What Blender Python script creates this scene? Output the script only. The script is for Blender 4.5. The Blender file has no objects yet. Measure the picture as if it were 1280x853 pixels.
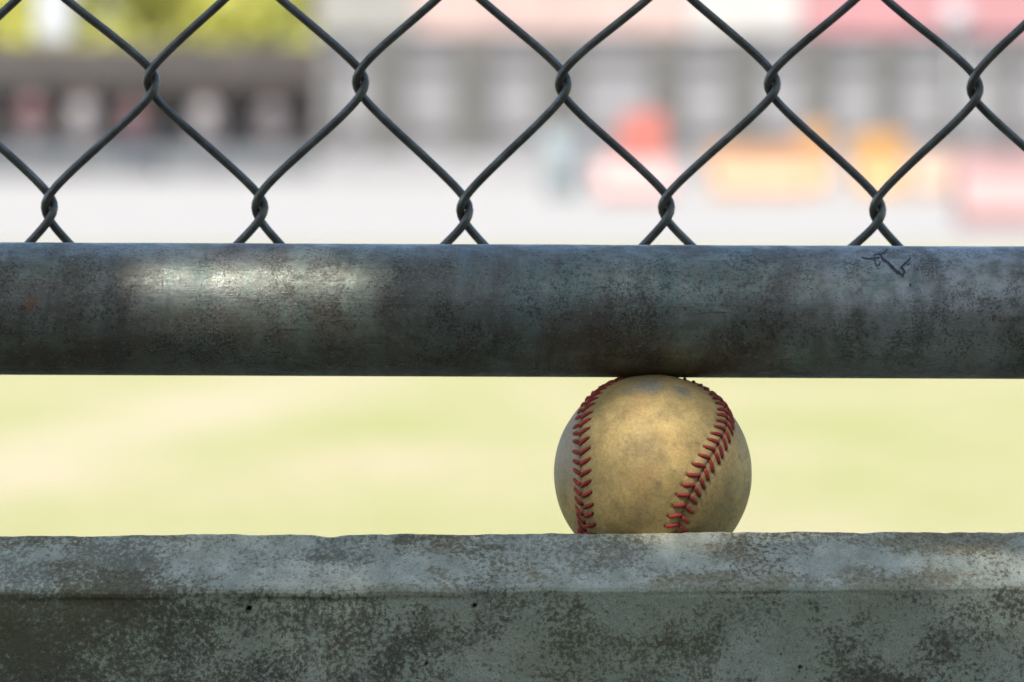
import bpy, bmesh, math, random
import numpy as np
from mathutils import Vector, Matrix, noise as mnoise

R = math.radians
scene = bpy.context.scene
random.seed(7)
rng = np.random.default_rng(7)

# ------------------------------------------------------------------ camera
F_PX = 5860.0                       # focal length in pixels of a 1280 px wide frame
EYE = 0.50
PITCH = math.atan(236.5 / F_PX)     # camera looks slightly down
cam_d = bpy.data.cameras.new('camera')
cam = bpy.data.objects.new('camera', cam_d)
scene.collection.objects.link(cam)
scene.camera = cam
cam.location = (0, 0, EYE)
cam.rotation_euler = (R(90) - PITCH, 0, 0)
cam_d.sensor_width = 36
cam_d.lens = F_PX / 1280 * 36
cam_d.clip_start = 0.02
cam_d.clip_end = 3000
cam_d.dof.use_dof = True
cam_d.dof.focus_distance = 1.718
cam_d.dof.aperture_fstop = (cam_d.lens / 1000) / 0.0148
cam_d.dof.aperture_blades = 0

# ------------------------------------------------------------------ sky, sun, exposure
SUN_ELEV, SUN_AZ = R(56), R(205)    # azimuth clockwise from +Y: behind the camera, slightly left
world = bpy.data.worlds.new('World')
scene.world = world
world.use_nodes = True
wn = world.node_tree
bg = wn.nodes['Background']
sky = wn.nodes.new('ShaderNodeTexSky')
sky.sky_type = 'NISHITA'
sky.sun_disc = False
sky.sun_elevation = SUN_ELEV
sky.sun_rotation = SUN_AZ
sky.dust_density = 2.0
wn.links.new(sky.outputs[0], bg.inputs[0])
bg.inputs[1].default_value = 0.135
SUN = Vector((math.sin(SUN_AZ) * math.cos(SUN_ELEV), math.cos(SUN_AZ) * math.cos(SUN_ELEV), math.sin(SUN_ELEV)))
sd = bpy.data.lights.new('sun', 'SUN')
sd.energy = 4.2
sd.angle = R(0.6)
sd.color = (1.0, 0.95, 0.86)
so = bpy.data.objects.new('sun', sd)
scene.collection.objects.link(so)
so.rotation_euler = (-SUN).to_track_quat('-Z', 'Y').to_euler()
so.location = (0, -5, 20)
scene.view_settings.view_transform = 'Standard'
scene.view_settings.look = 'None'
scene.view_settings.exposure = 1.45
scene.view_settings.gamma = 1
scene.view_settings.use_curve_mapping = False
scene.render.engine = 'CYCLES'
scene.cycles.use_denoising = True
scene.cycles.max_bounces = 6

# ------------------------------------------------------------------ helpers
def at(px, py, Y):
    """world point seen at photo pixel (px, py) at world depth Y."""
    u = (px - 640) / F_PX
    v = -(py - 426.5) / F_PX
    c, s = math.cos(PITCH), math.sin(PITCH)
    d = Vector((u, c + v * s, -s + v * c))
    t = Y / d.y
    return Vector((d.x * t, Y, EYE + d.z * t))

def mesh_obj(name, V, F, mat=None, parent=None, smooth=True):
    me = bpy.data.meshes.new(name)
    me.from_pydata([tuple(v) for v in V], [], [tuple(f) for f in F])
    me.update()
    if smooth:
        me.polygons.foreach_set('use_smooth', [True] * len(me.polygons))
    o = bpy.data.objects.new(name, me)
    scene.collection.objects.link(o)
    if mat: me.materials.append(mat)
    if parent: o.parent = parent
    return o

def tag(o, label=None, cat=None, group=None, kind=None):
    if label: o['label'] = label
    if cat: o['category'] = cat
    if group: o['group'] = group
    if kind: o['kind'] = kind
    return o

def empty(name, loc, rz=0.0):
    o = bpy.data.objects.new(name, None)
    scene.collection.objects.link(o)
    o.location = loc
    o.rotation_euler = (0, 0, rz)
    o.empty_display_size = 0.05
    return o

class MB:
    def __init__(s): s.V = []; s.F = []
    def add(s, V, F):
        b = len(s.V)
        s.V += [tuple(v) for v in V]
        s.F += [tuple(i + b for i in f) for f in F]
        return s
    def box(s, c, d, bev=0.0):
        bm = bmesh.new()
        bmesh.ops.create_cube(bm, size=1)
        for v in bm.verts:
            v.co = Vector((v.co.x * d[0], v.co.y * d[1], v.co.z * d[2]))
        if bev > 0:
            bmesh.ops.bevel(bm, geom=bm.edges[:], offset=bev, segments=2, affect='EDGES', profile=0.5)
        V = [v.co + Vector(c) for v in bm.verts]
        bm.verts.ensure_lookup_table()
        F = [[v.index for v in f.verts] for f in bm.faces]
        bm.free()
        return s.add(V, F)
    def tube(s, pts, rad, n=10, cap=True):
        V, F = tube(pts, rad, n, cap)
        return s.add(V, F)
    def build(s, name, mat, parent=None, smooth=False):
        return mesh_obj(name, s.V, s.F, mat, parent, smooth)

def tube(pts, rad, n=10, cap=True):
    P = [Vector(p) for p in pts]
    m = len(P)
    rads = rad if hasattr(rad, '__len__') else [rad] * m
    V, F = [], []
    up = None
    for i in range(m):
        t = (P[min(i + 1, m - 1)] - P[max(i - 1, 0)]).normalized()
        if up is None:
            up = t.orthogonal().normalized()
        up = (up - t * up.dot(t)).normalized()
        b = t.cross(up)
        for k in range(n):
            a = 2 * math.pi * k / n
            V.append(P[i] + (up * math.cos(a) + b * math.sin(a)) * rads[i])
    for i in range(m - 1):
        for k in range(n):
            k2 = (k + 1) % n
            F.append((i * n + k, i * n + k2, (i + 1) * n + k2, (i + 1) * n + k))
    if cap:
        F.append(tuple(range(n - 1, -1, -1)))
        F.append(tuple((m - 1) * n + k for k in range(n)))
    return V, F

# ---- material building blocks
class Mat:
    def __init__(s, name):
        s.m = bpy.data.materials.new(name)
        s.m.use_nodes = True
        s.nt = s.m.node_tree
        s.N = s.nt.nodes
        s.b = s.N['Principled BSDF']
        s.tc = s.N.new('ShaderNodeTexCoord')
    def link(s, a, b): s.nt.links.new(a, b)
    def coords(s, scale=(1, 1, 1), loc=(0, 0, 0), rot=(0, 0, 0)):
        mp = s.N.new('ShaderNodeMapping')
        mp.inputs['Scale'].default_value = scale
        mp.inputs['Location'].default_value = loc
        mp.inputs['Rotation'].default_value = rot
        s.link(s.tc.outputs['Object'], mp.inputs['Vector'])
        return mp.outputs[0]
    def noise(s, scale, detail=6, rough=0.55, co=None, dist=0.0):
        n = s.N.new('ShaderNodeTexNoise')
        n.inputs['Scale'].default_value = scale
        n.inputs['Detail'].default_value = detail
        n.inputs['Roughness'].default_value = rough
        n.inputs['Distortion'].default_value = dist
        s.link(co if co is not None else s.tc.outputs['Object'], n.inputs['Vector'])
        return n.outputs['Fac']
    def ramp(s, x, stops, interp='LINEAR'):
        r = s.N.new('ShaderNodeValToRGB')
        r.color_ramp.interpolation = interp
        el = r.color_ramp.elements
        while len(el) < len(stops): el.new(0.5)
        for e, (p, c) in zip(el, stops):
            e.position = p
            e.color = (c, c, c, 1) if not hasattr(c, '__len__') else (*c, 1)
        s.link(x, r.inputs[0])
        return r.outputs[0]
    def math(s, op, a, b=None, clamp=False):
        n = s.N.new('ShaderNodeMath')
        n.operation = op
        n.use_clamp = clamp
        for i, v in enumerate((a, b)):
            if v is None: continue
            if isinstance(v, (int, float)): n.inputs[i].default_value = v
            else: s.link(v, n.inputs[i])
        return n.outputs[0]
    def mix(s, fac, a, b, mode='MIX'):
        n = s.N.new('ShaderNodeMix')
        n.data_type = 'RGBA'
        n.blend_type = mode
        for idx, v in ((0, fac), (6, a), (7, b)):
            if isinstance(v, (int, float)): n.inputs[idx].default_value = v if idx == 0 else (v, v, v, 1)
            elif isinstance(v, tuple): n.inputs[idx].default_value = (*v, 1)
            else: s.link(v, n.inputs[idx])
        return n.outputs[2]
    def attr(s, name):
        n = s.N.new('ShaderNodeAttribute')
        n.attribute_name = name
        return n.outputs['Fac']
    def near(s, p, r0, r1):
        """1 inside r0 of point p (object coordinates), 0 beyond r1."""
        d = s.N.new('ShaderNodeVectorMath')
        d.operation = 'DISTANCE'
        s.link(s.tc.outputs['Object'], d.inputs[0])
        d.inputs[1].default_value = p
        mr = s.N.new('ShaderNodeMapRange')
        mr.interpolation_type = 'SMOOTHSTEP'
        s.link(d.outputs['Value'], mr.inputs[0])
        mr.inputs[1].default_value = r0
        mr.inputs[2].default_value = r1
        mr.inputs[3].default_value = 1
        mr.inputs[4].default_value = 0
        return mr.outputs[0]
    def bump(s, h, strength=0.3, dist=0.001):
        b = s.N.new('ShaderNodeBump')
        b.inputs['Strength'].default_value = strength
        b.inputs['Distance'].default_value = dist
        s.link(h, b.inputs['Height'])
        prev = s.b.inputs['Normal'].links
        if prev: s.link(prev[0].from_socket, b.inputs['Normal'])
        s.link(b.outputs[0], s.b.inputs['Normal'])
    def set(s, color=None, rough=None, metal=None, spec=None):
        for key, v in (('Base Color', color), ('Roughness', rough), ('Metallic', metal), ('Specular IOR Level', spec)):
            if v is None: continue
            if isinstance(v, tuple): s.b.inputs[key].default_value = (*v, 1)
            elif isinstance(v, (int, float)): s.b.inputs[key].default_value = v
            else: s.link(v, s.b.inputs[key])
        return s.m

def plain(name, col, rough=0.7, metal=0.0, var=0.15, scale=3.0):
    m = Mat(name)
    n = m.noise(scale, 5)
    lo = tuple(c * (1 - var) for c in col)
    hi = tuple(min(1, c * (1 + var)) for c in col)
    return m.set(m.ramp(n, [(0.3, lo), (0.7, hi)]), rough, metal)

# ---- materials
def mat_grass():
    m = Mat('field_grass')
    a = m.math('ADD', m.math('MULTIPLY', m.noise(0.5, 4), 0.6), m.math('MULTIPLY', m.noise(2.6, 3, co=m.coords((1, .35, 1))), 0.4))
    b = m.noise(14, 8, 0.7)
    c = m.ramp(a, [(0.35, (0.205, 0.215, 0.086)), (0.5, (0.240, 0.232, 0.118)), (0.62, (0.272, 0.242, 0.150))])
    c = m.mix(0.25, c, m.ramp(b, [(0.3, 0.12), (0.7, 0.45)]), 'OVERLAY')
    # worn pale strip crossing the grass
    co = m.coords((1, 1, 1), (0, 0, 0))
    sep = m.N.new('ShaderNodeSeparateXYZ'); m.link(co, sep.inputs[0])
    line = m.math('SUBTRACT', sep.outputs[0], m.math('MULTIPLY', m.math('SUBTRACT', sep.outputs[1], 9.0), 0.12))
    d = m.math('ABSOLUTE', m.math('ADD', line, 0.62))
    d = m.math('ADD', d, m.math('MULTIPLY', m.math('SUBTRACT', m.noise(5), 0.5), 0.25))
    w = m.ramp(d, [(0.04, 0.36), (0.30, 0.0)])
    c = m.mix(w, c, (0.295, 0.25, 0.20))
    m.bump(b, 0.5, 0.02)
    return m.set(c, 0.9, spec=0.1)

def mat_sand():
    m = Mat('pale_gravel')
    b = m.noise(3, 10, 0.7)
    m.bump(m.noise(60, 4), 0.4, 0.01)
    return m.set(m.ramp(b, [(0.3, (0.185, 0.180, 0.170)), (0.7, (0.24, 0.234, 0.224))]), 0.95, spec=0.1)

def mat_soil():
    m = Mat('dark_soil')
    b = m.noise(9, 10, 0.7)
    m.bump(b, 0.6, 0.02)
    return m.set(m.ramp(b, [(0.3, (0.045, 0.035, 0.025)), (0.7, (0.10, 0.08, 0.055))]), 0.95, spec=0.1)

def mat_concrete():
    m = Mat('weathered_concrete')
    front = m.attr('front')
    iso = m.coords((1, 0.5, 1))
    big = m.noise(9, 5, 0.6, co=m.coords((1, .5, 1), (3.1, 0, 0.4)))
    mid = m.noise(42, 8, 0.62, co=m.coords((0.8, .5, 1)), dist=0.3)
    fine = m.noise(330, 5, 0.6, dist=0.6)
    fine = m.noise(600, 7, 0.68, co=iso, dist=0.2)
    fine2 = m.noise(1800, 4, 0.6, co=iso)
    base = m.ramp(m.noise(95, 9, 0.68, co=iso), [(0.3, (0.28, 0.285, 0.21)), (0.5, (0.43, 0.44, 0.335)), (0.7, (0.60, 0.60, 0.465))])
    s = m.math('ADD', m.math('MULTIPLY', big, 0.70), m.math('MULTIPLY', mid, 0.75))
    s = m.math('ADD', s, m.math('MULTIPLY', fine, 0.85))
    s = m.math('ADD', s, m.math('MULTIPLY', fine2, 0.35))
    s = m.math('ADD', s, m.math('MULTIPLY', front, 0.05))
    sx = m.N.new('ShaderNodeSeparateXYZ'); m.link(m.tc.outputs['Object'], sx.inputs[0])
    s = m.math('SUBTRACT', s, m.math('MULTIPLY', sx.outputs[0], 0.22))
    mask = m.ramp(m.math('MULTIPLY', s, 0.5), [(0.668, 0.0), (0.692, 0.6), (0.75, 0.95)])
    algae_n = m.noise(7, 3, 0.5, co=m.coords((1, 1, 1), (0.9, 0, 0)))
    dark = m.mix(m.ramp(algae_n, [(0.42, 0.0), (0.6, 1.0)]), (0.072, 0.060, 0.042), (0.098, 0.088, 0.038))
    # greenish bloom on the front face
    bloom = m.math('MULTIPLY', m.ramp(m.noise(16, 5, 0.6), [(0.42, 0.0), (0.62, 0.75)]), m.math('MULTIPLY', front, 0.8))
    base = m.mix(bloom, base, (0.20, 0.215, 0.095))
    base = m.mix(m.math('MULTIPLY', front, 0.45), base, (0.37, 0.44, 0.34))
    # brown rubbed patches, mostly on the top
    bp = m.ramp(m.math('ADD', m.math('MULTIPLY', m.noise(30, 3, 0.5, co=m.coords((.7, 1, 1), (4, 0, 0))), 0.65), m.math('MULTIPLY', fine, 0.35)), [(0.530, 0.0), (0.575, 0.8)])
    bp = m.math('MULTIPLY', bp, m.math('SUBTRACT', 1.0, m.math('MULTIPLY', front, 0.8)))
    base = m.mix(bp, base, m.ramp(m.noise(700, 5, .65, co=iso), [(0.38, (0.13, 0.105, 0.05)), (0.6, (0.33, 0.28, 0.16))]))
    c = m.mix(m.math('MULTIPLY', mask, m.math('ADD', 0.72, m.math('MULTIPLY', front, 0.2))), base, dark)
    vs = m.N.new('ShaderNodeTexVoronoi'); vs.inputs['Scale'].default_value = 330; m.link(iso, vs.inputs['Vector'])
    st = m.math('MULTIPLY', m.ramp(vs.outputs['Distance'], [(0.12, 0.55), (0.22, 0.0)]), m.ramp(m.noise(40, 3, co=iso), [(0.52, 0.0), (0.6, 1.0)]))
    c = m.mix(st, c, (0.05, 0.042, 0.03))
    vein = m.ramp(m.math('ABSOLUTE', m.math('SUBTRACT', m.noise(9, 4, .5, co=m.coords((1, .5, 1.3), (6, 0, 2)), dist=0.6), 0.5)), [(0.0, 0.32), (0.008, 0.0)])
    c = m.mix(m.math('MULTIPLY', vein, front), c, (0.40, 0.47, 0.40))
    grain = m.noise(1500, 3, 0.6)
    c = m.mix(0.5, c, m.ramp(grain, [(0.3, 0.25), (0.7, 0.75)]), 'OVERLAY')
    # bug holes
    holes = m.attr('pit')
    c = m.mix(holes, c, (0.012, 0.011, 0.01))
    m.bump(fine, 0.6, 0.0008)
    m.bump(mid, 0.4, 0.002)
    m.bump(grain, 0.2, 0.0003)
    return m.set(c, 0.88, spec=0.25)

def mat_rail():
    m = Mat('galvanised_pipe')
    lng = m.coords((0.06, 1, 1))
    streak = m.noise(900, 5, 0.65, co=lng)
    streak2 = m.noise(180, 6, 0.6, co=lng)
    mid = m.noise(38, 9, 0.68, dist=0.4)
    fine = m.noise(420, 6, 0.7)
    drip = m.noise(150, 5, 0.6, co=m.coords((1, 0.12, 0.12)))
    base = m.ramp(mid, [(0.30, (0.105, 0.090, 0.064)), (0.45, (0.17, 0.17, 0.135)), (0.56, (0.24, 0.275, 0.225)), (0.72, (0.42, 0.44, 0.39))])
    teal = m.ramp(m.math('ADD', m.math('MULTIPLY', drip, 0.55), m.math('MULTIPLY', m.noise(22, 3), 0.45)), [(0.52, 0.0), (0.62, 0.55)])
    c = m.mix(teal, base, (0.16, 0.26, 0.22))
    brown = m.ramp(m.noise(17, 7, 0.7, co=m.coords((0.6, 1, 1), (5, 2, 1))), [(0.5, 0.0), (0.64, 0.65)])
    c = m.mix(brown, c, (0.12, 0.082, 0.05))
    # fine dark speckle and lengthwise scratches
    sp = m.ramp(m.math('ADD', m.math('MULTIPLY', fine, 0.7), m.math('MULTIPLY', m.noise(30, 4), 0.3)), [(0.545, 0.0), (0.60, 0.5)])
    c = m.mix(sp, c, (0.03, 0.027, 0.024))
    sc = m.ramp(streak, [(0.62, 0.0), (0.70, 0.6)])
    c = m.mix(sc, c, (0.02, 0.018, 0.016))
    sl = m.ramp(streak2, [(0.56, 0.0), (0.72, 0.35)])
    c = m.mix(sl, c, (0.26, 0.27, 0.25))
    # paler area on the right and left thirds
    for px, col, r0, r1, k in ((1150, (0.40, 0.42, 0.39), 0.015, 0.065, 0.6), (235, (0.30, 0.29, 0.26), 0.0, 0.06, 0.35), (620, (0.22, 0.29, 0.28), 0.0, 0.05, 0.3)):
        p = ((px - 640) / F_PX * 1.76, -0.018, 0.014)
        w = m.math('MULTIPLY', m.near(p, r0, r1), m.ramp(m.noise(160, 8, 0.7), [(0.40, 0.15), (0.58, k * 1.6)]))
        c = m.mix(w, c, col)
    # rust fleck
    w = m.math('MULTIPLY', m.near(((38 - 640) / F_PX * 1.735, -0.0246, 0.0025), 0.0006, 0.0042), m.ramp(m.noise(500, 4, co=m.coords((1, 1, 1), (0, 0, 0), (0, 0.7, 0))), [(0.40, 0.0), (0.52, 0.9)]))
    c = m.mix(w, c, (0.30, 0.12, 0.06))
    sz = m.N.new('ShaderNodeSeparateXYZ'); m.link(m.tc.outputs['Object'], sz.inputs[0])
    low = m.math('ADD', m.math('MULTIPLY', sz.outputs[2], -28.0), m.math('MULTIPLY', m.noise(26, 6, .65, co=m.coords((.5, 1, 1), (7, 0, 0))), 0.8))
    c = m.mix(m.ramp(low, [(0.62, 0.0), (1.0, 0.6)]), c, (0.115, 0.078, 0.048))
    c = m.mix(m.ramp(m.noise(95, 8, .7, co=m.coords((1, .25, .25), (2, 0, 0))), [(0.50, 0.0), (0.66, 0.4)]), c, (0.06, 0.055, 0.045))
    rgh = m.ramp(m.math('ADD', m.math('MULTIPLY', mid, 0.4), m.math('MULTIPLY', m.noise(300, 8, 0.75, co=m.coords((0.5, 1, 1))), 0.6)), [(0.38, 0.66), (0.6, 0.30)])
    m.bump(fine, 0.5, 0.0004)
    m.bump(streak, 0.4, 0.0003)
    m.bump(mid, 0.3, 0.0006)
    spk = m.ramp(m.math('ADD', m.math('MULTIPLY', m.noise(1100, 4, .6), 0.6), m.math('MULTIPLY', m.noise(70, 5, .6, co=m.coords((1, 1, 1), (3, 3, 3))), 0.4)), [(0.54, 0.0), (0.575, 0.55)])
    c = m.mix(spk, c, (0.035, 0.03, 0.024))
    lt = m.ramp(m.noise(1400, 4, .6, co=m.coords((.5, 1, 1), (1, 5, 1))), [(0.60, 0.0), (0.68, 0.5)])
    c = m.mix(lt, c, (0.42, 0.44, 0.40))
    return m.set(c, rgh, 0.5, spec=0.6)

def mat_wire():
    m = Mat('weathered_wire')
    n = m.noise(120, 7, 0.65)
    c = m.ramp(n, [(0.3, (0.06, 0.058, 0.046)), (0.5, (0.11, 0.112, 0.092)), (0.7, (0.18, 0.182, 0.155))])
    ru = m.ramp(m.noise(60, 5), [(0.60, 0.0), (0.68, 0.6)])
    c = m.mix(ru, c, (0.06, 0.035, 0.02))
    m.bump(m.noise(900, 4), 0.2, 0.0002)
    return m.set(c, m.ramp(n, [(0.3, 0.5), (0.7, 0.3)]), 0.5, spec=0.6)

def mat_leather():
    m = Mat('worn_leather')
    big = m.noise(38, 5, 0.6)
    mid = m.noise(130, 8, 0.65, dist=0.4)
    fine = m.noise(900, 5, 0.7)
    c = m.ramp(big, [(0.30, (0.33, 0.235, 0.090)), (0.5, (0.50, 0.355, 0.135)), (0.70, (0.62, 0.44, 0.165))])
    c = m.mix(m.ramp(mid, [(0.44, 0.0), (0.66, 0.55)]), c, (0.21, 0.155, 0.070))
    c = m.mix(m.ramp(m.noise(75, 6, 0.7, co=m.coords((1, 1, 1), (2, 3, 4))), [(0.5, 0.0), (0.66, 0.35)]), c, (0.54, 0.32, 0.12))
    # paler panel left of the left seam
    c = m.mix(m.math('MULTIPLY', m.attr('pale'), 0.75), c, (0.46, 0.40, 0.31))
    # grey scuffs on the crown
    k = 0.037
    for (u, v), r0, r1, a in (((-.12, .93), .03, .26, .85), ((-.02, .90), .03, .2, .7), ((.29, .86), .02, .17, .75), ((-.28, .86), .0, .14, .45), ((.02, -.04), .0, .07, .55), ((-.1, .28), .05, .35, .22), ((-.15, -.33), .05, .25, .3), ((.5, -.72), .02, .16, .5), ((.42, .36), .0, .06, .5)):
        w = math.sqrt(max(0, 1 - u * u - v * v))
        s = m.math('MULTIPLY', m.near((u * k, -w * k, v * k), r0 * k, r1 * k), m.ramp(mid, [(0.38, 0.2), (0.55, a * 1.3)]))
        col = (0.20, 0.185, 0.14) if v > 0.8 else (0.15, 0.12, 0.08)
        c = m.mix(s, c, col)
    # grime worked in beside the seam
    g = m.ramp(m.attr('seam'), [(0.0, 0.75), (0.10, 0.42), (0.5, 0.0)])
    c = m.mix(g, c, (0.17, 0.125, 0.06))
    c = m.mix(m.attr('hole'), c, (0.02, 0.013, 0.008))
    c = m.mix(0.28, c, m.ramp(fine, [(0.32, 0.18), (0.68, 0.82)]), 'OVERLAY')
    cr = m.noise(60, 3, 0.5, co=m.coords((1, 1, 1), (9, 1, 3)), dist=1.5)
    crl = m.ramp(m.math('ABSOLUTE', m.math('SUBTRACT', cr, 0.5)), [(0.0, 0.35), (0.012, 0.0)])
    c = m.mix(m.math('MULTIPLY', crl, m.ramp(mid, [(.45, 0.0), (.6, 1.0)])), c, (0.14, 0.10, 0.06))
    vor = m.N.new('ShaderNodeTexVoronoi'); vor.inputs['Scale'].default_value = 1100
    m.link(m.tc.outputs['Object'], vor.inputs['Vector'])
    m.bump(vor.outputs['Distance'], 0.35, 0.0002)
    m.bump(m.noise(420, 6, .65), 0.22, 0.0003)
    m.bump(mid, 0.12, 0.0005)
    return m.set(c, m.ramp(mid, [(0.3, 0.55), (0.7, 0.72)]), 0.0, spec=0.25)

def mat_thread():
    m = Mat('red_thread')
    n = m.noise(260, 7, .7)
    c = m.ramp(n, [(0.36, (0.20, 0.030, 0.022)), (0.7, (0.44, 0.050, 0.038))])
    m.bump(m.noise(2200, 3), 0.5, 0.0003)
    return m.set(c, 0.6, spec=0.3)

def mat_leaf(name, a, b):
    m = Mat(name)
    n = m.noise(1.6, 4)
    m.link(m.ramp(n, [(0.3, a), (0.7, b)]), m.b.inputs['Base Color'])
    m.b.inputs['Roughness'].default_value = 0.6
    tr = m.N.new('ShaderNodeBsdfTranslucent')
    tr.inputs[0].default_value = (*[min(1, x * 1.5) for x in b], 1)
    mx = m.N.new('ShaderNodeMixShader'); mx.inputs[0].default_value = 0.35
    m.link(m.b.outputs[0], mx.inputs[1]); m.link(tr.outputs[0], mx.inputs[2])
    m.link(mx.outputs[0], m.N['Material Output'].inputs[0])
    return m.m

M = dict(grass=mat_grass(), sand=mat_sand(), soil=mat_soil(), concrete=mat_concrete(), rail=mat_rail(), wire=mat_wire(),
         leather=mat_leather(), thread=mat_thread(),
         leaf=mat_leaf('sunlit_leaves', (0.30, 0.32, 0.07), (0.56, 0.54, 0.14)),
         leaf_dark=mat_leaf('shade_leaves', (0.09, 0.12, 0.03), (0.16, 0.19, 0.05)),
         bark=plain('bark', (0.08, 0.06, 0.045), 0.9, var=0.4, scale=8))

# ------------------------------------------------------------------ setting: ground
def sheet(name, x0, x1, y0, y1, z, mat, label):
    nx, ny = 24, 24
    V = [(x0 + (x1 - x0) * i / nx, y0 + (y1 - y0) * j / ny, z) for j in range(ny + 1) for i in range(nx + 1)]
    F = [(j * (nx + 1) + i, j * (nx + 1) + i + 1, (j + 1) * (nx + 1) + i + 1, (j + 1) * (nx + 1) + i) for j in range(ny) for i in range(nx)]
    o = mesh_obj(name, V, F, mat, smooth=False)
    return tag(o, label, kind='structure')

sheet('grass_field', -800, 800, -800, 1600, 0.0, M['grass'], 'sunlit yellow green grass field beyond the fence')
sheet('gravel_path', -120, 120, 24, 160, 0.004, M['sand'], 'bright pale gravel area beyond the grass')
sheet('bare_soil', -4, 4, -4, 1.9, 0.004, M['soil'], 'dark bare soil in front of the concrete wall')

# ------------------------------------------------------------------ concrete wall with sloping top
BY = 1.750                                   # depth of the ball's centre
BALL_R = 0.037
BALL = at(816, 592, BY)
edge_y, lip_y = BY - 0.0305, BY - 0.0305 - 0.046
z_edge = at(640, 665.8, edge_y).z
z_lip = at(640, 733, lip_y).z
seat_z = BALL.z - BALL_R - 0.0002

def fbm(x, y, z, s, o=4):
    return mnoise.fractal(Vector((x * s, y * s, z * s)), 1.0, 2.0, o)

def build_wall():
    xs = list(np.concatenate([np.linspace(-2.2, -0.19, 60, endpoint=False), np.linspace(-0.19, 0.19, 600), np.linspace(0.19, 2.2, 61)[1:]]))
    # profile: (y, z, front flag), from the foot of the front face up and over to the back foot
    prof = []
    def seg(p, q, n, f):
        for k in range(n):
            t = k / n
            prof.append((p[0] + (q[0] - p[0]) * t, p[1] + (q[1] - p[1]) * t, f))
    fy = lip_y + 0.0003                      # front face sits a little behind the lip
    seg((fy, 0.0), (fy, z_lip - 0.07), 10, 1.0)
    seg((fy, z_lip - 0.07), (fy, z_lip - 0.0034), 124, 1.0)
    seg((fy, z_lip - 0.0034), (lip_y + 0.0001, z_lip - 0.0020), 4, 0.9)
    seg((lip_y + 0.0001, z_lip - 0.0020), (lip_y + 0.0008, z_lip - 0.0006), 4, 0.55)
    seg((lip_y + 0.0008, z_lip - 0.0006), (lip_y + 0.0028, z_lip + 0.0004), 4, 0.2)
    seg((lip_y + 0.0028, z_lip + 0.0004), (edge_y - 0.002, z_edge - 0.0008), 80, 0.0)
    seg((edge_y - 0.002, z_edge - 0.0008), (edge_y, z_edge - 0.0006), 5, 0.0)
    seg((edge_y, z_edge - 0.0006), (edge_y + 0.0012, z_edge - 0.004), 4, 0.0)
    seg((edge_y + 0.0012, z_edge - 0.004), (edge_y + 0.004, seat_z), 8, 0.0)
    seg((edge_y + 0.004, seat_z), (BY + 0.11, seat_z), 30, 0.0)
    seg((BY + 0.11, seat_z), (BY + 0.115, seat_z - 0.005), 3, 0.0)
    seg((BY + 0.115, seat_z - 0.005), (BY + 0.12, 0.0), 6, 1.0)
    prof.append((BY + 0.12, 0.0, 1.0))
    n = len(prof)
    pits = [(at(311, 760, fy), 0.0010), (at(593, 757, fy), 0.0008), (at(665, 739.5, fy), 0.0010), (at(533, 829, fy), 0.0006), (at(1000, 836, fy), 0.0006)]
    V, front, pit = [], [], []
    for x in xs:
        tilt = -x * 0.0035 * 3               # the edge falls slightly towards the left
        roll = 0.0045 * x
        lipamp = min(1.0, max(0.15, 0.55 + 2.2 * mnoise.noise(Vector((x * 14, 3.1, 0))) - (0.9 if x > 0.06 else 0)))
        e_n = 0.00055 * fbm(x, 0, 7.7, 45, 5) + 0.00022 * fbm(x, 1.3, 2.2, 190, 3)
        if -0.075 < x < -0.058: e_n -= 0.0008 * math.exp(-((x + 0.0665) / 0.004) ** 2)
        for (y, z, f) in prof:
            yy, zz = y, z
            if z > 0.05:
                zz += roll if y < edge_y + 0.003 else 0
                if y < edge_y: zz += 0.0006 * fbm(x, 4.4, 0, 38, 4) * math.exp(-((z - z_lip) / 0.009) ** 2)
                yy += 0.00035 * fbm(x, y, z, 60, 4) + 0.00012 * fbm(x, y, z, 420, 3)
                if edge_y - 0.012 < y < edge_y + 0.002:
                    zz += e_n * (1 - min(1, abs(y - edge_y) / 0.012))
                if f < 0.5 and y < edge_y + 0.002:
                    zz += 0.00028 * fbm(x, y, 5.0, 70, 4)
                # lip fades in places
                if f == 1.0 and z > z_lip - 0.02 and y < BY:
                    k = max(0.0, mnoise.noise(Vector((x * 22, 3.1, 0))) * 1.6 + (0.45 if x < 0.02 else -0.35))
                    yy += 0.0009 * min(1, k) * math.exp(-((z_lip - 0.0055 - z) / 0.0026) ** 2)
                if f == 1.0 and y < BY:
                    yy += 0.0007 * fbm(x, 0, z, 18, 3)
            pv = 0.0
            if f == 1.0 and y < BY and z > 0.2:
                for p, r in pits:
                    d = math.hypot(x - p.x, z - p.z) / r
                    if d < 1.5:
                        g = max(0.0, 1 - d * d / 1.4)
                        yy += 0.0025 * g
                        pv = max(pv, min(1, g * 1.6))
            V.append((x, yy, zz)); front.append(f); pit.append(pv)
    F = []
    for i in range(len(xs) - 1):
        for k in range(n - 1):
            F.append((i * n + k, i * n + n + k, i * n + n + k + 1, i * n + k + 1))
    F.append(tuple(range(n)))
    F.append(tuple((len(xs) - 1) * n + k for k in range(n - 1, -1, -1)))
    o = mesh_obj('concrete_wall', V, F, M['concrete'])
    for nm, dat in (('front', front), ('pit', pit)):
        a = o.data.attributes.new(nm, 'FLOAT', 'POINT')
        a.data.foreach_set('value', dat)
    tag(o, 'low weathered grey concrete wall with lichen under the ball', 'wall')
build_wall()

# ------------------------------------------------------------------ chain-link fence with bottom rail
RAIL_R = 0.0249
RAIL_Y = BY + 0.0095
rail_c = at(640, 388.5, RAIL_Y)
fence = empty('chain_link_fence', (0, RAIL_Y, 0))
tag(fence, 'chain link fence of dark wire with thick weathered steel bottom rail', 'fence')
X_POST = 1.52

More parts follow.
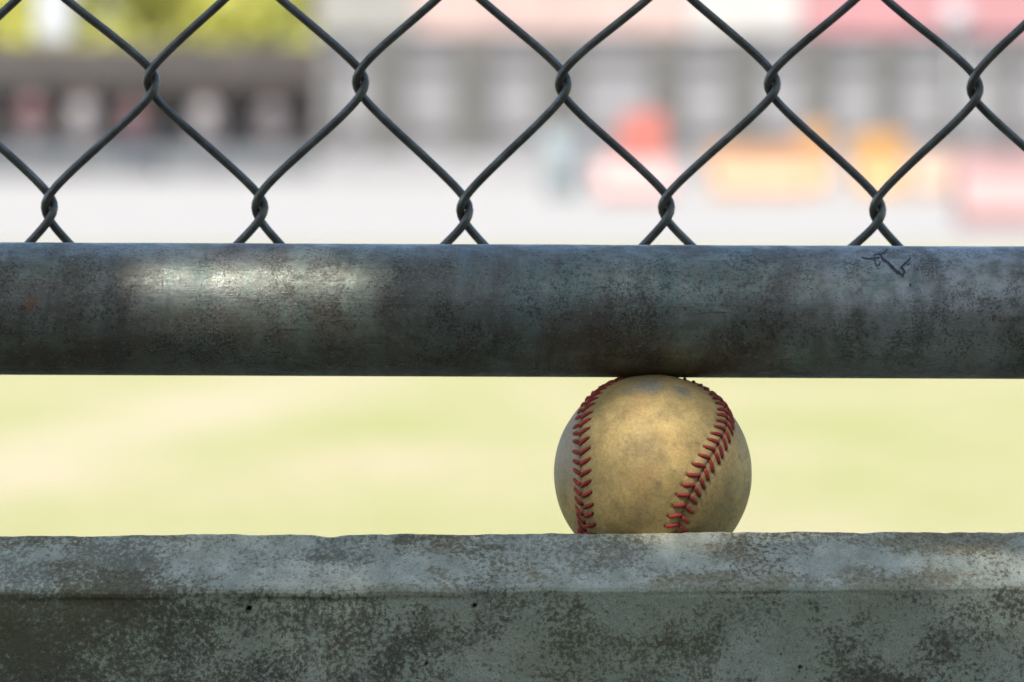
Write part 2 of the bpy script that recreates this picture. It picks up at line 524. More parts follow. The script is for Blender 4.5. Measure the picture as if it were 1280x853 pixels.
def rel(o):                                  # meshes are modelled in world space; keep them there under the fence
    o.matrix_parent_inverse = Matrix.Translation((0, -RAIL_Y, 0))
    return o

def build_rail():
    nx, na = 700, 160
    xs = np.concatenate([np.linspace(-X_POST, -0.2, 50, endpoint=False), np.linspace(-0.2, 0.2, nx), np.linspace(0.2, X_POST, 51)[1:]])
    V = []
    for x in xs:
        for k in range(na):
            a = 2 * math.pi * k / na
            r = RAIL_R
            if abs(x) < 0.21 and math.sin(a) > -0.6 and math.cos(a) < 0.3:
                r += 0.00010 * fbm(x, math.cos(a) * .025, math.sin(a) * .025, 60, 4) + 0.00004 * fbm(x, math.cos(a) * .025, math.sin(a) * .025, 500, 2)
            V.append((x, math.cos(a) * r, math.sin(a) * r))
    F = []
    for i in range(len(xs) - 1):
        for k in range(na):
            k2 = (k + 1) % na
            F.append((i * na + k, i * na + k2, i * na + na + k2, i * na + na + k))
    F.append(tuple(range(na))); F.append(tuple((len(xs) - 1) * na + k for k in range(na - 1, -1, -1)))
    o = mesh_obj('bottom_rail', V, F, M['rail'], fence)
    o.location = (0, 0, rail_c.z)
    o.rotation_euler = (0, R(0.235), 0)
    tag(o, 'thick weathered galvanised steel bottom rail')
    return o
rail = build_rail()

def rail_mark():
    # dark cracked paint squiggle on the rail, following the pipe's surface
    lines = [[(1072, 323.5), (1080, 325.5), (1090, 325), (1096, 324)],
             [(1107, 313), (1102, 318), (1096, 319.5), (1090, 320), (1089, 327), (1090, 334), (1094, 333.5), (1096, 329)],
             [(1097, 320), (1099, 326), (1105, 330), (1110, 336), (1116, 342), (1122, 346), (1123, 349)],
             [(1123, 346), (1125, 341), (1121, 336), (1127, 331), (1131, 328), (1133, 324)],
             [(1131, 356), (1131.5, 361)], [(1129, 332), (1130, 334.5)]]
    widths = [2.2, 1.8, 3.8, 2.8, 2.0, 2.0]
    mb = MB()
    for ln, wd in zip(lines, widths):
        pts = []
        for i in range(len(ln) - 1):
            for t in np.linspace(0, 1, 5, endpoint=False):
                pts.append((ln[i][0] + (ln[i + 1][0] - ln[i][0]) * t, ln[i][1] + (ln[i + 1][1] - ln[i][1]) * t))
        pts.append(ln[-1])
        L, Rr = [], []
        for i, (px, py) in enumerate(pts):
            w = wd * (0.45 + 0.75 * random.random()) / 2
            if i in (0, len(pts) - 1): w *= 0.3
            a = pts[max(0, i - 1)]; b = pts[min(len(pts) - 1, i + 1)]
            tx, ty = b[0] - a[0], b[1] - a[1]
            l = math.hypot(tx, ty) or 1
            for lst, s in ((L, 1), (Rr, -1)):
                qx, qy = px - ty / l * w * s, py + tx / l * w * s
                p = at(qx, qy, RAIL_Y - RAIL_R * 0.8)
                # local coordinates on the pipe
                yc = at(qx, 388.5, RAIL_Y)
                dz = (389.6 + (qx - 640) * 0.0041 - qy) / F_PX * RAIL_Y
                dz = max(-RAIL_R * .999, min(RAIL_R * .999, dz))
                th = math.asin(dz / RAIL_R) + math.atan(196 / F_PX)
                rr = RAIL_R + 0.00018
                lst.append((yc.x, -math.cos(th) * rr, math.sin(th) * rr))
        b0 = len(mb.V)
        n = len(L)
        mb.add(L + Rr, [(i, i + 1, n + i + 1, n + i) for i in range(n - 1)])
    o = mb.build('paint_mark', plain('dark_paint', (0.045, 0.052, 0.056), 0.8, var=0.4, scale=400), rail)
    tag(o, 'dark cracked squiggle of paint on the rail')
rail_mark()

MESH_Y = RAIL_Y + RAIL_R + 0.0035
WIRE_R = 5.45 / F_PX * MESH_Y
S = F_PX / MESH_Y                            # pixels per metre in the mesh plane
A_X = [-1390 + 257 * i for i in range(5)] + [-105 + 38, 190, 451, 704, 965, 1218] + [1475 + 257 * i for i in range(6)]
rowsA, rowsB = {}, {}
def node_rows():
    """node pixel positions by row; row 0 = measured row A, row 1 = measured row B (lower)."""
    iA = A_X.index(190)
    N = {}
    K = range(-7, 13)
    a_known = {0: (190, 103), 1: (451, 103), 2: (704, 105), 3: (965, 105), 4: (1218, 110)}
    b_known = {0: (62, 260), 1: (325, 260), 2: (581, 263), 3: (833, 259), 4: (1097, 262)}
    u_known = {0: (50, -46), 1: (315, -51), 2: (572, -44), 3: (837, -44), 4: (1088, -36)}
    r = random.Random(5)
    for row in range(-28, 3):
        for k in K:
            even = (row % 2 == 0)
            x = (190 if even else 62) + 257.5 * k
            y = 103 + 157 * row
            if row < -1: y = -46 + 152 * (row + 1)
            x += r.uniform(-4, 4); y += r.uniform(-3, 3)
            if row == 0 and k in a_known: x, y = a_known[k]
            if row == 1 and k in b_known: x, y = b_known[k]
            if row == -1 and k in u_known: x, y = u_known[k]
            if row == 2: y = 414 if k == 3 else 428 + r.uniform(-2, 2)
            N[(row, k)] = (x, y)
    # the two legs below each lower node
    return N
NODES = node_rows()

def wire_path(j):
    """wire j lies between half-columns j and j+1; half-column index h: even -> A column h/2, odd rows..."""
    pts = []
    rows = range(-26, 3)
    seq = []
    for row in rows:
        # columns in half steps: A node k at half 2k+1, B node k at half 2k
        even = row % 2 == 0
        if even: h = 2 * ((j) // 2) + 1 if j % 2 == 1 else 2 * (j // 2) + 1
        if even:
            h = j if j % 2 == 1 else j + 1
            k = (h - 1) // 2
        else:
            h = j if j % 2 == 0 else j + 1
            k = h // 2
        left = (h == j)
        if (row, k) not in NODES: return None
        x, y = NODES[(row, k)]
        seq.append((x - 5.6 if left else x + 5.6, y, left))
    out = []
    d = 2.05e-3
    for i in range(len(seq) - 1):
        (x0, y0, l0), (x1, y1, l1) = seq[i], seq[i + 1]
        a = 20.0 + random.uniform(-3, 5)
        dy = y1 - y0
        hy = dy / 2
        f = lambda t: math.sqrt(t * t + a * a) - a
        s = (x1 - x0) / 2 / f(hy)
        m = 26
        for q in range(m):
            t = q / m * dy
            if t <= hy: x = x0 + s * f(t)
            else: x = x1 - s * f(dy - t)
            # depth: '\' strands behind, '/' strands in front
            back = 1 if x1 > x0 else -1
            pv = -back
            t0, t1 = t / 9.0, (dy - t) / 9.0
            dep = back * math.tanh(t0) * math.tanh(t1)
            out.append((x, y0 + t, dep * d))
    x, y, l = seq[-1]
    out.append((x, y, 0))
    P = [Vector(((px - 640) / S, MESH_Y + dp, at(640, py, MESH_Y).z)) for px, py, dp in out]
    return P

for j in range(-13, 22):
    P = wire_path(j)
    if P is None: continue
    # end knuckle: the wire is bent over behind the rail
    e = P[-1]
    P += [e + Vector((0.0006, 0.001, -0.004)), e + Vector((0.0035, 0.002, -0.006)), e + Vector((0.006, 0.002, -0.003))]
    V, F = tube(P, WIRE_R, 12)
    o = mesh_obj('wire', V, F, M['wire'], fence)
    rel(o)

steel = plain('post_steel', (0.25, 0.26, 0.26), 0.5, 0.5)
ztop = at(640, NODES[(-26, 0)][1], MESH_Y).z
for s in (-1, 1):
    mb = MB(); mb.tube([(s * (X_POST + 0.03), RAIL_Y, 0), (s * (X_POST + 0.03), RAIL_Y, ztop + 0.12)], 0.03, 32)
    o = rel(mb.build('post', steel, fence, True))
    mb = MB(); mb.tube([(s * (X_POST + 0.03), RAIL_Y, ztop + 0.12), (s * (X_POST + 0.03), RAIL_Y, ztop + 0.135), (s * (X_POST + 0.03), RAIL_Y, ztop + 0.155)], [0.034, 0.031, 0.008], 32)
    c = mb.build('post_cap', steel, o, True)
mb = MB(); mb.tube([(-X_POST, RAIL_Y, ztop + 0.02), (X_POST, RAIL_Y, ztop + 0.02)], 0.021, 32)
rel(mb.build('top_rail', steel, fence, True))

# ------------------------------------------------------------------ baseball
def seam_curve(n):
    q = np.array([-0.89641, -0.41923, 0.13788, 0.04107]); A, B, D, E = 0.46168, 0.32909, 0.00185, 0.00429
    t = np.linspace(0, 4 * np.pi, n, endpoint=False)
    a = np.pi / 2 - (np.pi / 2 - A) * np.cos(t) - D * np.cos(3 * t); b = t / 2 + B * np.sin(2 * t) + E * np.sin(4 * t)
    C = np.c_[np.sin(a) * np.cos(b), np.sin(a) * np.sin(b), np.cos(a)]
    w, x, y, z = q / np.linalg.norm(q)
    Rm = np.array([[1 - 2 * (y * y + z * z), 2 * (x * y - z * w), 2 * (x * z + y * w)], [2 * (x * y + z * w), 1 - 2 * (x * x + z * z), 2 * (y * z - x * w)], [2 * (x * z - y * w), 2 * (y * z + x * w), 1 - 2 * (x * x + y * y)]])
    C = C @ Rm.T                              # u right, v up, w towards the viewer
    W = np.c_[C[:, 0], -C[:, 2], C[:, 1]]
    # tilt with the line of sight to the ball
    th = -math.atan((592 - 190) / F_PX)
    c, s = math.cos(th), math.sin(th)
    return np.c_[W[:, 0], c * W[:, 1] - s * W[:, 2], s * W[:, 1] + c * W[:, 2]]

def build_ball():
    root = empty('baseball', (BALL.x, BALL.y, BALL.z - BALL_R))
    tag(root, 'worn tan leather baseball with red stitching wedged under the steel rail', 'baseball')
    C = seam_curve(3000)
    # resample to equal arc length
    d = np.linalg.norm(np.roll(C, -1, 0) - C, axis=1); cum = np.r_[0, np.cumsum(d)]
    NS = 100
    def sample(s):
        s = s % cum[-1]
        Cw = np.vstack([C, C[:1]])
        p = np.array([np.interp(s, cum, Cw[:, i]) for i in range(3)])
        return p / np.linalg.norm(p)
    L = cum[-1]; st = L / NS
    bm = bmesh.new()
    bmesh.ops.create_icosphere(bm, subdivisions=7, radius=1)
    me = bpy.data.meshes.new('leather_cover')
    bm.to_mesh(me); bm.free()
    n = len(me.vertices)
    co = np.empty(n * 3); me.vertices.foreach_get('co', co); P = co.reshape(-1, 3)
    P /= np.linalg.norm(P, axis=1)[:, None]
    Cs = C[::2]
    D = np.empty(n)
    for i in range(0, n, 8000):
        D[i:i + 8000] = np.arccos(np.clip((P[i:i + 8000] @ Cs.T).max(1), -1, 1))
    mm = D * BALL_R * 1000                    # distance to the seam in mm
    h = 0.42 * np.exp(-((mm - 1.3) / 1.6) ** 2) - 0.50 * np.exp(-(mm / 0.38) ** 2) - 0.10 * np.exp(-((mm - 5.2) / 0.9) ** 2)
    for i in np.where((P[:, 1] < 0.35))[0]:
        v = Vector(P[i]) * 3
        h[i] += 0.10 * mnoise.fractal(v, 1.0, 2.0, 3)
    hole = np.zeros(n)
    mb = MB()
    rr = random.Random(3)
    for k in range(NS):
        s0 = k * st
        for side in (-1, 1):
            j = rr.uniform(-.05, .05) * st
            p0 = sample(s0 + j + (0.18 * st if side > 0 else 0)); p0b = sample(s0 + j + 0.05)
            t = sample(s0 + j + 0.02) - sample(s0 + j - 0.02); t /= np.linalg.norm(t)
            b = np.cross(p0, t) * side
            half = (4.15 + rr.uniform(-.25, .25)) / 1000 / BALL_R
            adv = DIRN * (0.55 + rr.uniform(-.12, .12)) * st
            pts, rad = [], []
            m = 9
            for q in range(m + 1):
                f = q / m
                lat = (0.004 + half * f)
                fw = adv * f ** 0.8
                v = p0 + b * lat + t * fw
                v /= np.linalg.norm(v)
                mmq = lat * BALL_R * 1000
                base = 0.42 * math.exp(-((mmq - 1.3) / 1.6) ** 2) - 0.10 * math.exp(-((mmq - 5.2) / 0.9) ** 2)
                lift = 0.10 * math.sin(math.pi * min(1, 0.12 + f * 0.88)) ** 0.6 - (0.5 if f == 1 else 0) - (0.28 if f == 0 else 0)
                pts.append(v * (BALL_R + (base + lift) / 1000))
                rad.append((0.50 + 0.36 * math.sin(math.pi * (0.15 + 0.75 * f))) / 1000 * (0.62 if q == m else 1) * (0.7 if q == 0 else 1))
            mb.tube(pts, rad, 8)
            e = pts[-1] / np.linalg.norm(pts[-1])
            e = e + (e - pts[-2] / np.linalg.norm(pts[-2])) * 0.15; e /= np.linalg.norm(e)
            dd = np.linalg.norm(P - e, axis=1) * BALL_R * 1000
            g = np.exp(-(dd / 0.62) ** 2)
            hole = np.maximum(hole, np.clip(g * 1.5 - .25, 0, 1)); h -= 0.55 * g
    r = BALL_R + h / 1000
    # nothing of the ball sinks into the seat or the rail
    me.vertices.foreach_set('co', (P * r[:, None]).ravel())
    me.polygons.foreach_set('use_smooth', [True] * len(me.polygons))
    # panel on the far side of the left seam is paler
    pale = np.clip((-P[:, 0] - 0.70) * 12, 0, 1) * np.clip((P[:, 2] + 0.25) * 2.2, 0, 1)
    for nm, dat in (('seam', np.clip(mm / 10, 0, 1)), ('hole', hole), ('pale', pale)):
        a = me.attributes.new(nm, 'FLOAT', 'POINT'); a.data.foreach_set('value', dat)
    me.materials.append(M['leather'])
    o = bpy.data.objects.new('leather_cover', me); scene.collection.objects.link(o)
    o.parent = root; o.location = (0, 0, BALL_R)
    th = mb.build('stitching', M['thread'], root, True); th.location = (0, 0, BALL_R)
DIRN = -1
build_ball()

# ------------------------------------------------------------------ far background
def crown(mb, c, rad, n, size, r, ztop=None):
    for i in range(n):
        # clumps of leaves through the volume
        th = r.uniform(0, 2 * math.pi); ph = math.acos(r.uniform(-1, 1)); q = r.random() ** 0.45
        p = Vector((c[0] + rad[0] * q * math.sin(ph) * math.cos(th), c[1] + rad[1] * q * math.sin(ph) * math.sin(th), c[2] + rad[2] * q * math.cos(ph)))
        leaf(mb, p, size * r.uniform(0.6, 1.3), r)

def leaf(mb, p, s, r):
    a = Vector((r.gauss(0, 1), r.gauss(0, 1), r.gauss(0, 1))).normalized()
    b = a.orthogonal().normalized()
    b = Matrix.Rotation(r.uniform(0, 6.28), 3, a) @ b
    c = a.cross(b)
    mb.add([p - b * s * .5, p - b * s * .1 + c * s * .28 + a * s * .05, p + b * s * .5, p - b * s * .1 - c * s * .28 + a * s * .05], [(0, 1, 2, 3)])

def tree(px, Y, h, rad, label, seed, mat):
    r = random.Random(seed)
    x = (px - 640) / F_PX * Y
    root = empty('tree', (x, Y, 0))
    tag(root, label, 'tree', 'trees beyond the far dugout')
    mb = MB()
    mb.tube([(0, 0, -0.1), (0.1, 0, h * .35), (-0.05, .1, h * .75)], [rad * .11, rad * .08, rad * .03], 10)
    for k in range(7):
        a = k * 0.9 + r.random()
        z0 = h * r.uniform(.25, .6)
        mb.tube([(0.05, 0, z0), (math.cos(a) * rad * .4, math.sin(a) * rad * .4, z0 + rad * .3), (math.cos(a) * rad * .8, math.sin(a) * rad * .8, z0 + rad * .5)], [rad * .04, rad * .025, rad * .01], 6)
    mb.build('trunk', M['bark'], root, True)
    mb = MB()
    for k in range(16):
        a = r.uniform(0, 6.28); q = rad * r.uniform(.2, .8)
        crown(mb, (math.cos(a) * q, math.sin(a) * q, h * .6 + r.uniform(-.3, .35) * h), (rad * .42,) * 3, 330, .38, r)
    mb.build('crown', mat, root)

tree(-60, 104, 6.4, 3.6, 'leafy yellow green tree behind the left end of the dark dugout', 1, M['leaf'])
tree(190, 101, 6.0, 3.2, 'bright green tree directly above the middle of the dark dugout roof', 2, M['leaf'])
tree(330, 106, 6.8, 3.4, 'yellow green tree behind the right end of the dark dugout', 3, M['leaf'])
tree(470, 112, 6.0, 2.6, 'pale green tree between the dark dugout and the grey building', 4, M['leaf'])

def X(px, Y): return (px - 640) / F_PX * Y
def Z(py, Y): return EYE - (py - 190) / F_PX * Y

def dugout():
    Y = 88
    x0, x1 = X(-170, Y), X(402, Y)
    cx = (x0 + x1) / 2; w = x1 - x0
    root = empty('dugout', (cx, Y, 0))
    tag(root, 'long dark brown dugout shelter with flat roof below the green trees', 'dugout')
    brown = plain('brown_boards', (0.055, 0.045, 0.042), .8, scale=2)
    white = plain('white_render', (0.105, 0.113, 0.12), .9, scale=.7)
    zt = Z(56, Y)
    mb = MB(); mb.box((0, 1.2, zt - .11), (w + .3, 3.2, .22), .02); mb.build('roof', brown, root)
    mb = MB(); mb.box((0, -.45, zt - .52), (w + .2, .08, .60), .01); mb.build('fascia', plain('dark_fascia', (.036, .031, .028), .8, var=.3), root)
    mb = MB(); mb.box((0, 2.5, zt / 2 - .12), (w, .15, zt - .26)); mb.build('back_wall', plain('dark_wall', (0.24, 0.23, 0.24), .9), root)
    for s in (-1, 1):
        mb = MB(); mb.box((s * (w / 2 - .05), 1.1, zt / 2 - .12), (.1, 2.6, zt - .26)); mb.build('side_wall', brown, root)
    for k in range(5):
        mb = MB(); mb.box((-w / 2 + .4 + k * (w - .8) / 4, -.3, zt / 2 - .12), (.09, .09, zt - .26), .008); mb.build('post', brown, root)
    zf = Z(185, Y)
    mb = MB(); mb.box((0, -.7, zf / 2), (w, .18, zf), .01); mb.build('front_wall', white, root)
    mb = MB(); mb.box((0, 1.9, .45), (w - .6, .4, .06), .01)
    for k in range(5): mb.box((-w / 2 + .8 + k * (w - 1.6) / 4, 1.9, .21), (.06, .3, .42))
    mb.build('bench', plain('bench_wood', (.2, .15, .1)), root)
dugout()

def person(name_label, px, Y, shirt, trousers, face_dir=0, seed=0, group='people standing in the far dugout', h=1.7):
    x = X(px, Y)
    root = empty('person', (x, Y, 0), face_dir)
    tag(root, name_label, 'person', group)
    # one continuous skinned body
    k = h / 1.75
    J = {'pel': ((0, 0, .95), .125), 'waist': ((0, 0, 1.10), .115), 'chest': ((0, 0, 1.32), .145), 'neck': ((0, 0, 1.50), .055), 'head0': ((0, -.01, 1.58), .075), 'head1': ((0, -.012, 1.68), .088),
         'sl': ((.17, 0, 1.41), .062), 'el': ((.24, .03, 1.12), .042), 'wl': ((.22, -.07, .90), .03), 'hl': ((.21, -.11, .82), .034),
         'sr': ((-.17, 0, 1.41), .062), 'er': ((-.25, .02, 1.13), .042), 'wr': ((-.24, -.10, .93), .03), 'hr': ((-.235, -.14, .86), .034),
         'tl': ((.10, 0, .86), .09), 'kl': ((.115, -.01, .49), .058), 'al': ((.12, .02, .09), .04), 'fl': ((.125, -.13, .04), .036),
         'tr': ((-.10, 0, .86), .09), 'kr': ((-.12, -.03, .49), .058), 'ar': ((-.13, 0, .09), .04), 'fr': ((-.14, -.15, .04), .036)}
    E = [('pel', 'waist'), ('waist', 'chest'), ('chest', 'neck'), ('neck', 'head0'), ('head0', 'head1'), ('chest', 'sl'), ('sl', 'el'), ('el', 'wl'), ('wl', 'hl'), ('chest', 'sr'), ('sr', 'er'), ('er', 'wr'), ('wr', 'hr'),
         ('pel', 'tl'), ('tl', 'kl'), ('kl', 'al'), ('al', 'fl'), ('pel', 'tr'), ('tr', 'kr'), ('kr', 'ar'), ('ar', 'fr')]
    names = list(J)
    def skin(nm, keys, scale, mat):
        ks = [q for q in names if q in keys]
        me = bpy.data.meshes.new(nm)
        me.from_pydata([Vector(J[q][0]) * k for q in ks], [(ks.index(a), ks.index(b)) for a, b in E if a in ks and b in ks], [])
        o = bpy.data.objects.new(nm, me); scene.collection.objects.link(o); o.parent = root
        o.modifiers.new('s', 'SKIN'); sm = o.modifiers.new('d', 'SUBSURF'); sm.levels = sm.render_levels = 2
        for i, q in enumerate(ks):
            me.skin_vertices[0].data[i].radius = (J[q][1] * k * scale,) * 2
        me.skin_vertices[0].data[0].use_root = True
        me.materials.append(mat)
        return o
    skin('body', names, 1.0, M['skin'])
    skin('shirt', ['pel', 'waist', 'chest', 'sl', 'sr', 'el', 'er'], 1.16, shirt)
    skin('trousers', ['pel', 'tl', 'kl', 'al', 'tr', 'kr', 'ar'], 1.14, trousers)
    mb = MB()
    mb.tube([(0, .02 * k, 1.66 * k), (0, .02 * k, 1.72 * k), (0, .01 * k, 1.77 * k), (0, 0, 1.79 * k)], [.104 * k, .1 * k, .07 * k, .02 * k], 16)
    mb.build('hair', M['hair'], root, True)
    mb = MB(); mb.tube([(0, -.095 * k, 1.66 * k), (0, -.112 * k, 1.62 * k), (0, -.09 * k, 1.61 * k)], [.008, .014, .01], 8)
    mb.build('nose', M['skin'], root, True)
    mb = MB(); mb.box((0, -.088 * k, 1.585 * k), (.05, .01, .012), .003); mb.build('mouth', M['lip'], root, True)
    for s in (-1, 1):
        mb = MB(); mb.tube([(s * .088 * k, 0, 1.67 * k), (s * .1 * k, .005, 1.64 * k), (s * .088 * k, 0, 1.61 * k)], [.008, .014, .008], 8); mb.build('ear', M['skin'], root, True)
        mb = MB(); mb.box((s * .032 * k, -.092 * k, 1.665 * k), (.022, .01, .01), .003); mb.build('eye', M['hair'], root, True)
    return root
M['skin'] = plain('skin', (0.14, 0.095, 0.08), .6)
M['lip'] = plain('lips', (.25, .08, .07), .6)
M['hair'] = plain('dark_hair', (0.02, 0.015, 0.012), .7)
navy = plain('navy_cloth', (.03, .035, .06)); grey = plain('grey_cloth', (.10, .10, .107)); maroon = plain('maroon_cloth', (.085, .028, .034)); wht = plain('white_cloth', (.16, .16, .165)); slate = plain('slate_cloth', (.12, .14, .18))
GP = 'people standing in front of the far dugout'
person('person in maroon shirt standing in front of the dugout near its far left', 40, 86.2, maroon, grey, .2, 1, GP, h=1.70)
person('person in white shirt standing second from left before the dugout', 104, 86.0, wht, grey, -.3, 2, GP, h=1.68)
person('person in dark maroon shirt and navy trousers standing before mid dugout', 168, 86.4, maroon, navy, .1, 3, GP, h=1.58)
person('person in light grey shirt standing right of mid dugout', 258, 86.0, wht, grey, -.2, 4, GP, h=1.66)
person('person in slate shirt standing near the right end of the dugout', 340, 86.1, grey, grey, .4, 5, GP, h=1.62)

def building():
    Y = 86.6
    x0, x1 = X(400, Y), X(1420, Y)
    cx, w = (x0 + x1) / 2, x1 - x0
    root = empty('pavilion', (cx, Y, 0))
    tag(root, 'long pale grey pavilion with dark uprights and pinkish roof edge', 'building')
    zt = Z(44, Y)
    wall = plain('pale_panel', (0.165, 0.162, 0.167), .9, scale=.8)
    dark = plain('grey_upright', (0.072, 0.071, 0.065), .8)
    mb = MB(); mb.box((0, 1.5, zt / 2), (w, 3, zt)); mb.build('wall', wall, root)
    ups = [(417, 14), (483, 44), (590, 48), (698, 52), (830, 40), (928, 34), (1020, 32), (1107, 26), (1185, 14), (1258, 14), (1340, 20)]
    for p, wd in ups:
        mb = MB(); mb.box((X(p, Y) - cx, -.06, zt / 2), (wd / F_PX * Y, .12, zt), .01); mb.build('upright', dark, root)
    for py in (80, 165):
        mb = MB(); mb.box((0, -.02, Z(py, Y)), (w, .1, .12), .01); mb.build('crossrail', dark, root)
    dado = plain('pale_dado', (0.20, 0.198, 0.20), .9, scale=.8)
    mb = MB(); mb.box((0, -.25, .22), (w, .3, .44), .01); mb.build('plinth', dado, root)
    # roof edge in three coloured sections
    for a, b, col in ((395, 520, (.19, .185, .165)), (520, 860, (.31, .225, .20)), (860, 1000, (.32, .305, .285)), (1000, 1420, (.28, .135, .14))):
        mb = MB(); xa, xb = X(a, Y) - cx, X(b, Y) - cx
        mb.box(((xa + xb) / 2, 1.42, zt + .75), (xb - xa - .01, 3.14, 1.5), .03)
        o = mb.build('roof_panel', plain('roof_paint', col, .7), root)
        o['label'] = {520: 'greenish grey roof panel', 860: 'pale pink roof panel', 1000: 'white roof panel', 1420: 'red pink roof panel'}[b]
building()

def barrier(px, base_y, wpx, h, col, label, group='coloured plastic barriers on the gravel'):
    Y = EYE * F_PX / (base_y - 190)
    root = empty('plastic_barrier', (X(px, Y), Y, 0))
    tag(root, label, 'barrier', group)
    w = wpx / F_PX * Y
    m = plain('barrier_plastic', col, .45, var=.08)
    prof = [(-.25, 0), (-.25, .12), (-.12, .35), (-.09, h), (.09, h), (.12, .35), (.25, .12), (.25, 0)]
    mb = MB(); n = len(prof)
    xs = [-w / 2, -w / 2 + .03, w / 2 - .03, w / 2]
    V = [(x, y * (.93 if i in (0, 3) else 1), z * (.985 if i in (0, 3) else 1)) for i, x in enumerate(xs) for y, z in prof]
    F = [(i * n + k, i * n + n + k, i * n + n + (k + 1) % n, i * n + (k + 1) % n) for i in range(3) for k in range(n)]
    F += [tuple(range(n)), tuple(3 * n + k for k in range(n - 1, -1, -1))]
    mb.add(V, F); mb.build('shell', m, root)
    mb = MB(); mb.tube([(w * .25, 0, h - .01), (w * .25, 0, h + .03)], .06, 20); mb.build('filler_cap', m, root, True)
    mb = MB(); mb.tube([(-w / 2 - .03, 0, .2), (-w / 2 - .03, 0, h * .9)], .03, 12); mb.build('hinge_pin', m, root, True)
barrier(806, 244, 52, .95, (.30, .085, .065), 'tall red barrier left of the orange ones')
barrier(795, 252, 96, .42, (.235, .125, .115), 'low light red barrier at the foot of the tall red one')
barrier(948, 247, 118, .58, (.26, .135, .065), 'long orange barrier right of the red ones')
barrier(1020, 241, 34, .85, (.28, .15, .06), 'narrow taller orange barrier between the orange and yellow ones')
barrier(1100, 245, 60, .72, (.30, .155, .045), 'bright yellow barrier right of the orange ones')
barrier(1190, 246, 100, .50, (.25, .16, .11), 'pale orange barrier near the right edge')
barrier(1262, 285, 130, .50, (.20, .115, .11), 'pink red barrier nearest the camera at the right edge')

def barrel(px, base_y, r, h, col, label):
    Y = EYE * F_PX / (base_y - 190)
    root = empty('barrel', (X(px, Y), Y, 0))
    tag(root, label, 'barrel')
    m = plain('barrel_plastic', col, .4, var=.08)
    zs = [(0, .92), (.03, 1), (h * .3, 1), (h * .32, 1.04), (h * .36, 1.04), (h * .38, 1), (h * .64, 1), (h * .66, 1.04), (h * .7, 1.04), (h * .72, 1), (h - .03, 1), (h, .93)]
    mb = MB(); mb.tube([(0, 0, z) for z, q in zs], [r * q for z, q in zs], 32); mb.build('body', m, root, True)
    mb = MB(); mb.tube([(0, 0, h), (0, 0, h + .02)], r * .9, 32); mb.build('lid', m, root, True)
barrel(702, 246, .20, .72, (.175, .198, .202), 'pale teal barrel left of the tall red barrier')

def glint_stand_in():  # pale globe standing in for the blurred disc of a small glint
    Y = 80
    root = empty('glint_globe', (X(1195, Y), Y, 0)); z = Z(24, Y)
    tag(root, 'white globe on a pole added for a blurred glint before the red pink roof', 'glint stand-in')
    mb = MB(); mb.tube([(0, 0, 0), (0, 0, z - .2)], [.04, .03], 12); mb.build('pole', steel, root, True)
    me = bpy.data.meshes.new('globe'); bm = bmesh.new(); bmesh.ops.create_uvsphere(bm, u_segments=32, v_segments=16, radius=.26)
    bm.to_mesh(me); bm.free(); me.polygons.foreach_set('use_smooth', [True] * len(me.polygons)); me.materials.append(plain('white_globe', (.28, .28, .28), .5))
    g = bpy.data.objects.new('globe', me); scene.collection.objects.link(g); g.parent = root; g.location = (0, 0, z)
glint_stand_in()

def board():  # white panel standing in for bright sky between the trees
    Y = 95
    root = empty('sky_gap_panel', (X(68, Y), Y, 0))
    tag(root, 'white panel added for a bright sky gap above the dugout roof at left', 'board')
    z = Z(18, Y)
    mb = MB(); mb.tube([(0, .05, 0), (0, .05, z - .5)], .05, 12); mb.build('post', steel, root, True)
    mb = MB(); mb.box((0, 0, z + .3), (.68, .05, 1.6), .02); mb.build('panel', plain('white_panel', (.33, .34, .36), .6), root)
board()

def light_blocker():  # unseen boards added to block low frontal sky light
    root = empty('light_block_screen', (0, -2.4, 0))
    tag(root, 'added unseen board screen behind the camera that blocks low sky light', 'screen')
    wood = plain('dark_boards', (.05, .042, .035), .8, scale=6)
    for k in range(16):
        mb = MB(); mb.box((0, 0, .1 + .2 * k), (9, .04, .19), .006); mb.build('board', wood, root)
    for k in range(5):
        mb = MB(); mb.box((-4.4 + 2.2 * k, -.08, 1.65), (.1, .1, 3.3), .006); mb.build('post', wood, root)
light_blocker()

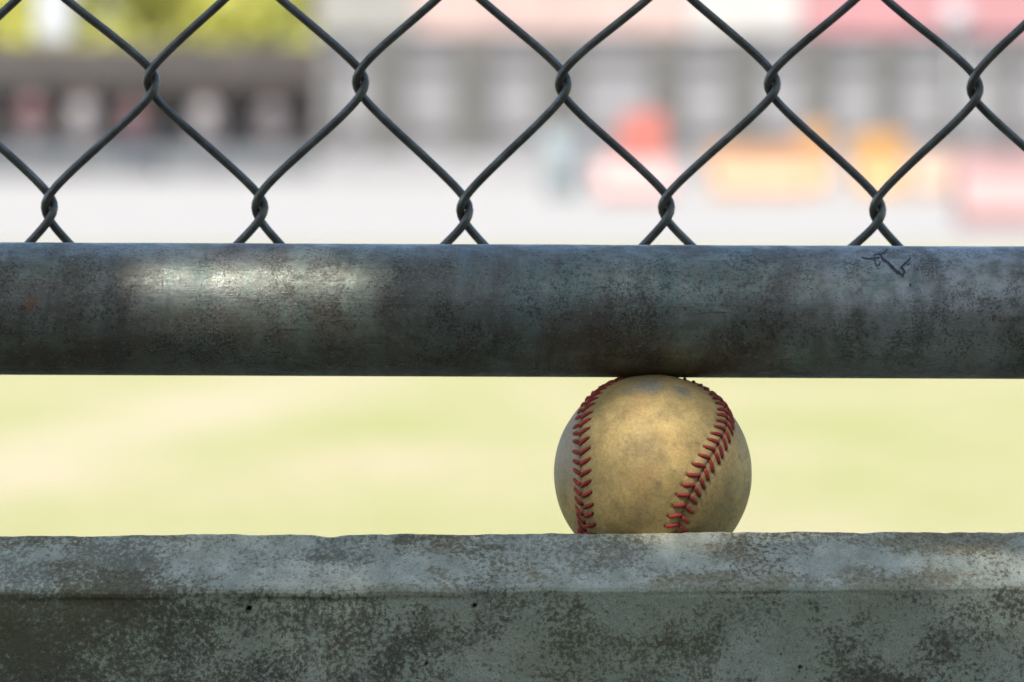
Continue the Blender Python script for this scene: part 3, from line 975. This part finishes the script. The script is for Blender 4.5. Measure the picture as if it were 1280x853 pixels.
# ------------------------------------------------------------------ leaf canopy added out of frame to shade the fence and ball
def added_shade_canopy():
    r = random.Random(11)
    F0 = Vector((0, BY, 0.38))
    root = empty('added_shade_canopy', (-3.2, -1.6, 0))
    tag(root, 'added unseen leaf canopy that shades the fence and lets sun flecks through', 'tree')
    base = Vector((-3.2, -1.6, 0))
    mb = MB()
    mb.tube([(0, 0, -.1), (.05, .05, 1.5), (.2, .1, 3.0), (.5, .2, 4.2)], [.16, .13, .11, .07], 14)
    cc = F0 + SUN * (3.4 / SUN.z)
    for k in range(9):
        tgt = cc + Vector((r.uniform(-1.6, 1.6), r.uniform(-1.6, 1.6), r.uniform(-.4, .4))) - base
        s = Vector((.15, .08, 2.2 + .2 * k))
        mid = s.lerp(tgt, .5) + Vector((0, 0, .25))
        mb.tube([s, mid, tgt], [.06, .035, .012], 8)
    mb.build('trunk', M['bark'], root, True)
    # sun flecks that reach the fence between the leaves: world points and gap radii
    flecks = []
    for px, py, Yd, g in FLECKS:
        flecks.append((at(px, py, Yd), g))
    mb = MB()
    n = 0
    for i in range(9000):
        q = math.sqrt(r.random()); a = r.uniform(0, 6.283)
        # slab of leaves across the sun's path
        off = Vector((q * 2.3 * math.cos(a), q * 2.1 * math.sin(a), 0))
        t = (3.4 + r.uniform(-.55, .55)) / SUN.z
        p = F0 + off + SUN * t
        sz = .17 * r.uniform(.7, 1.3)
        bad = False
        for fp, g in flecks:
            d = (p - fp); d = d - SUN * d.dot(SUN)
            if d.length < g + sz * .5: bad = True; break
        if bad: continue
        leaf(mb, p - base, sz, r); n += 1
    # small leaves close the ring around each gap
    for fp, g in flecks:
        for i in range(420):
            t = (3.4 + r.uniform(-.4, .4)) / SUN.z
            u = SUN.orthogonal().normalized(); v = SUN.cross(u)
            a = r.uniform(0, 6.283); sz = r.uniform(.03, .07); dd = g + sz * .5 + r.random() * .12
            p = fp + SUN * t + (u * math.cos(a) + v * math.sin(a)) * dd
            if any(((p - f2) - SUN * (p - f2).dot(SUN)).length < g2 + sz * .5 for f2, g2 in flecks): continue
            leaf(mb, p - base, sz, r)
    mb.build('crown', M['leaf_dark'], root)
FLECKS = [(140, 334, 1.735, -.0035), (250, 335, 1.735, -.0015), (350, 337, 1.735, -.0015), (430, 339, 1.735, -.006), (803, 520, 1.715, .0030), (285, 695, 1.69, .0075), (370, 690, 1.69, .006)]
added_shade_canopy()
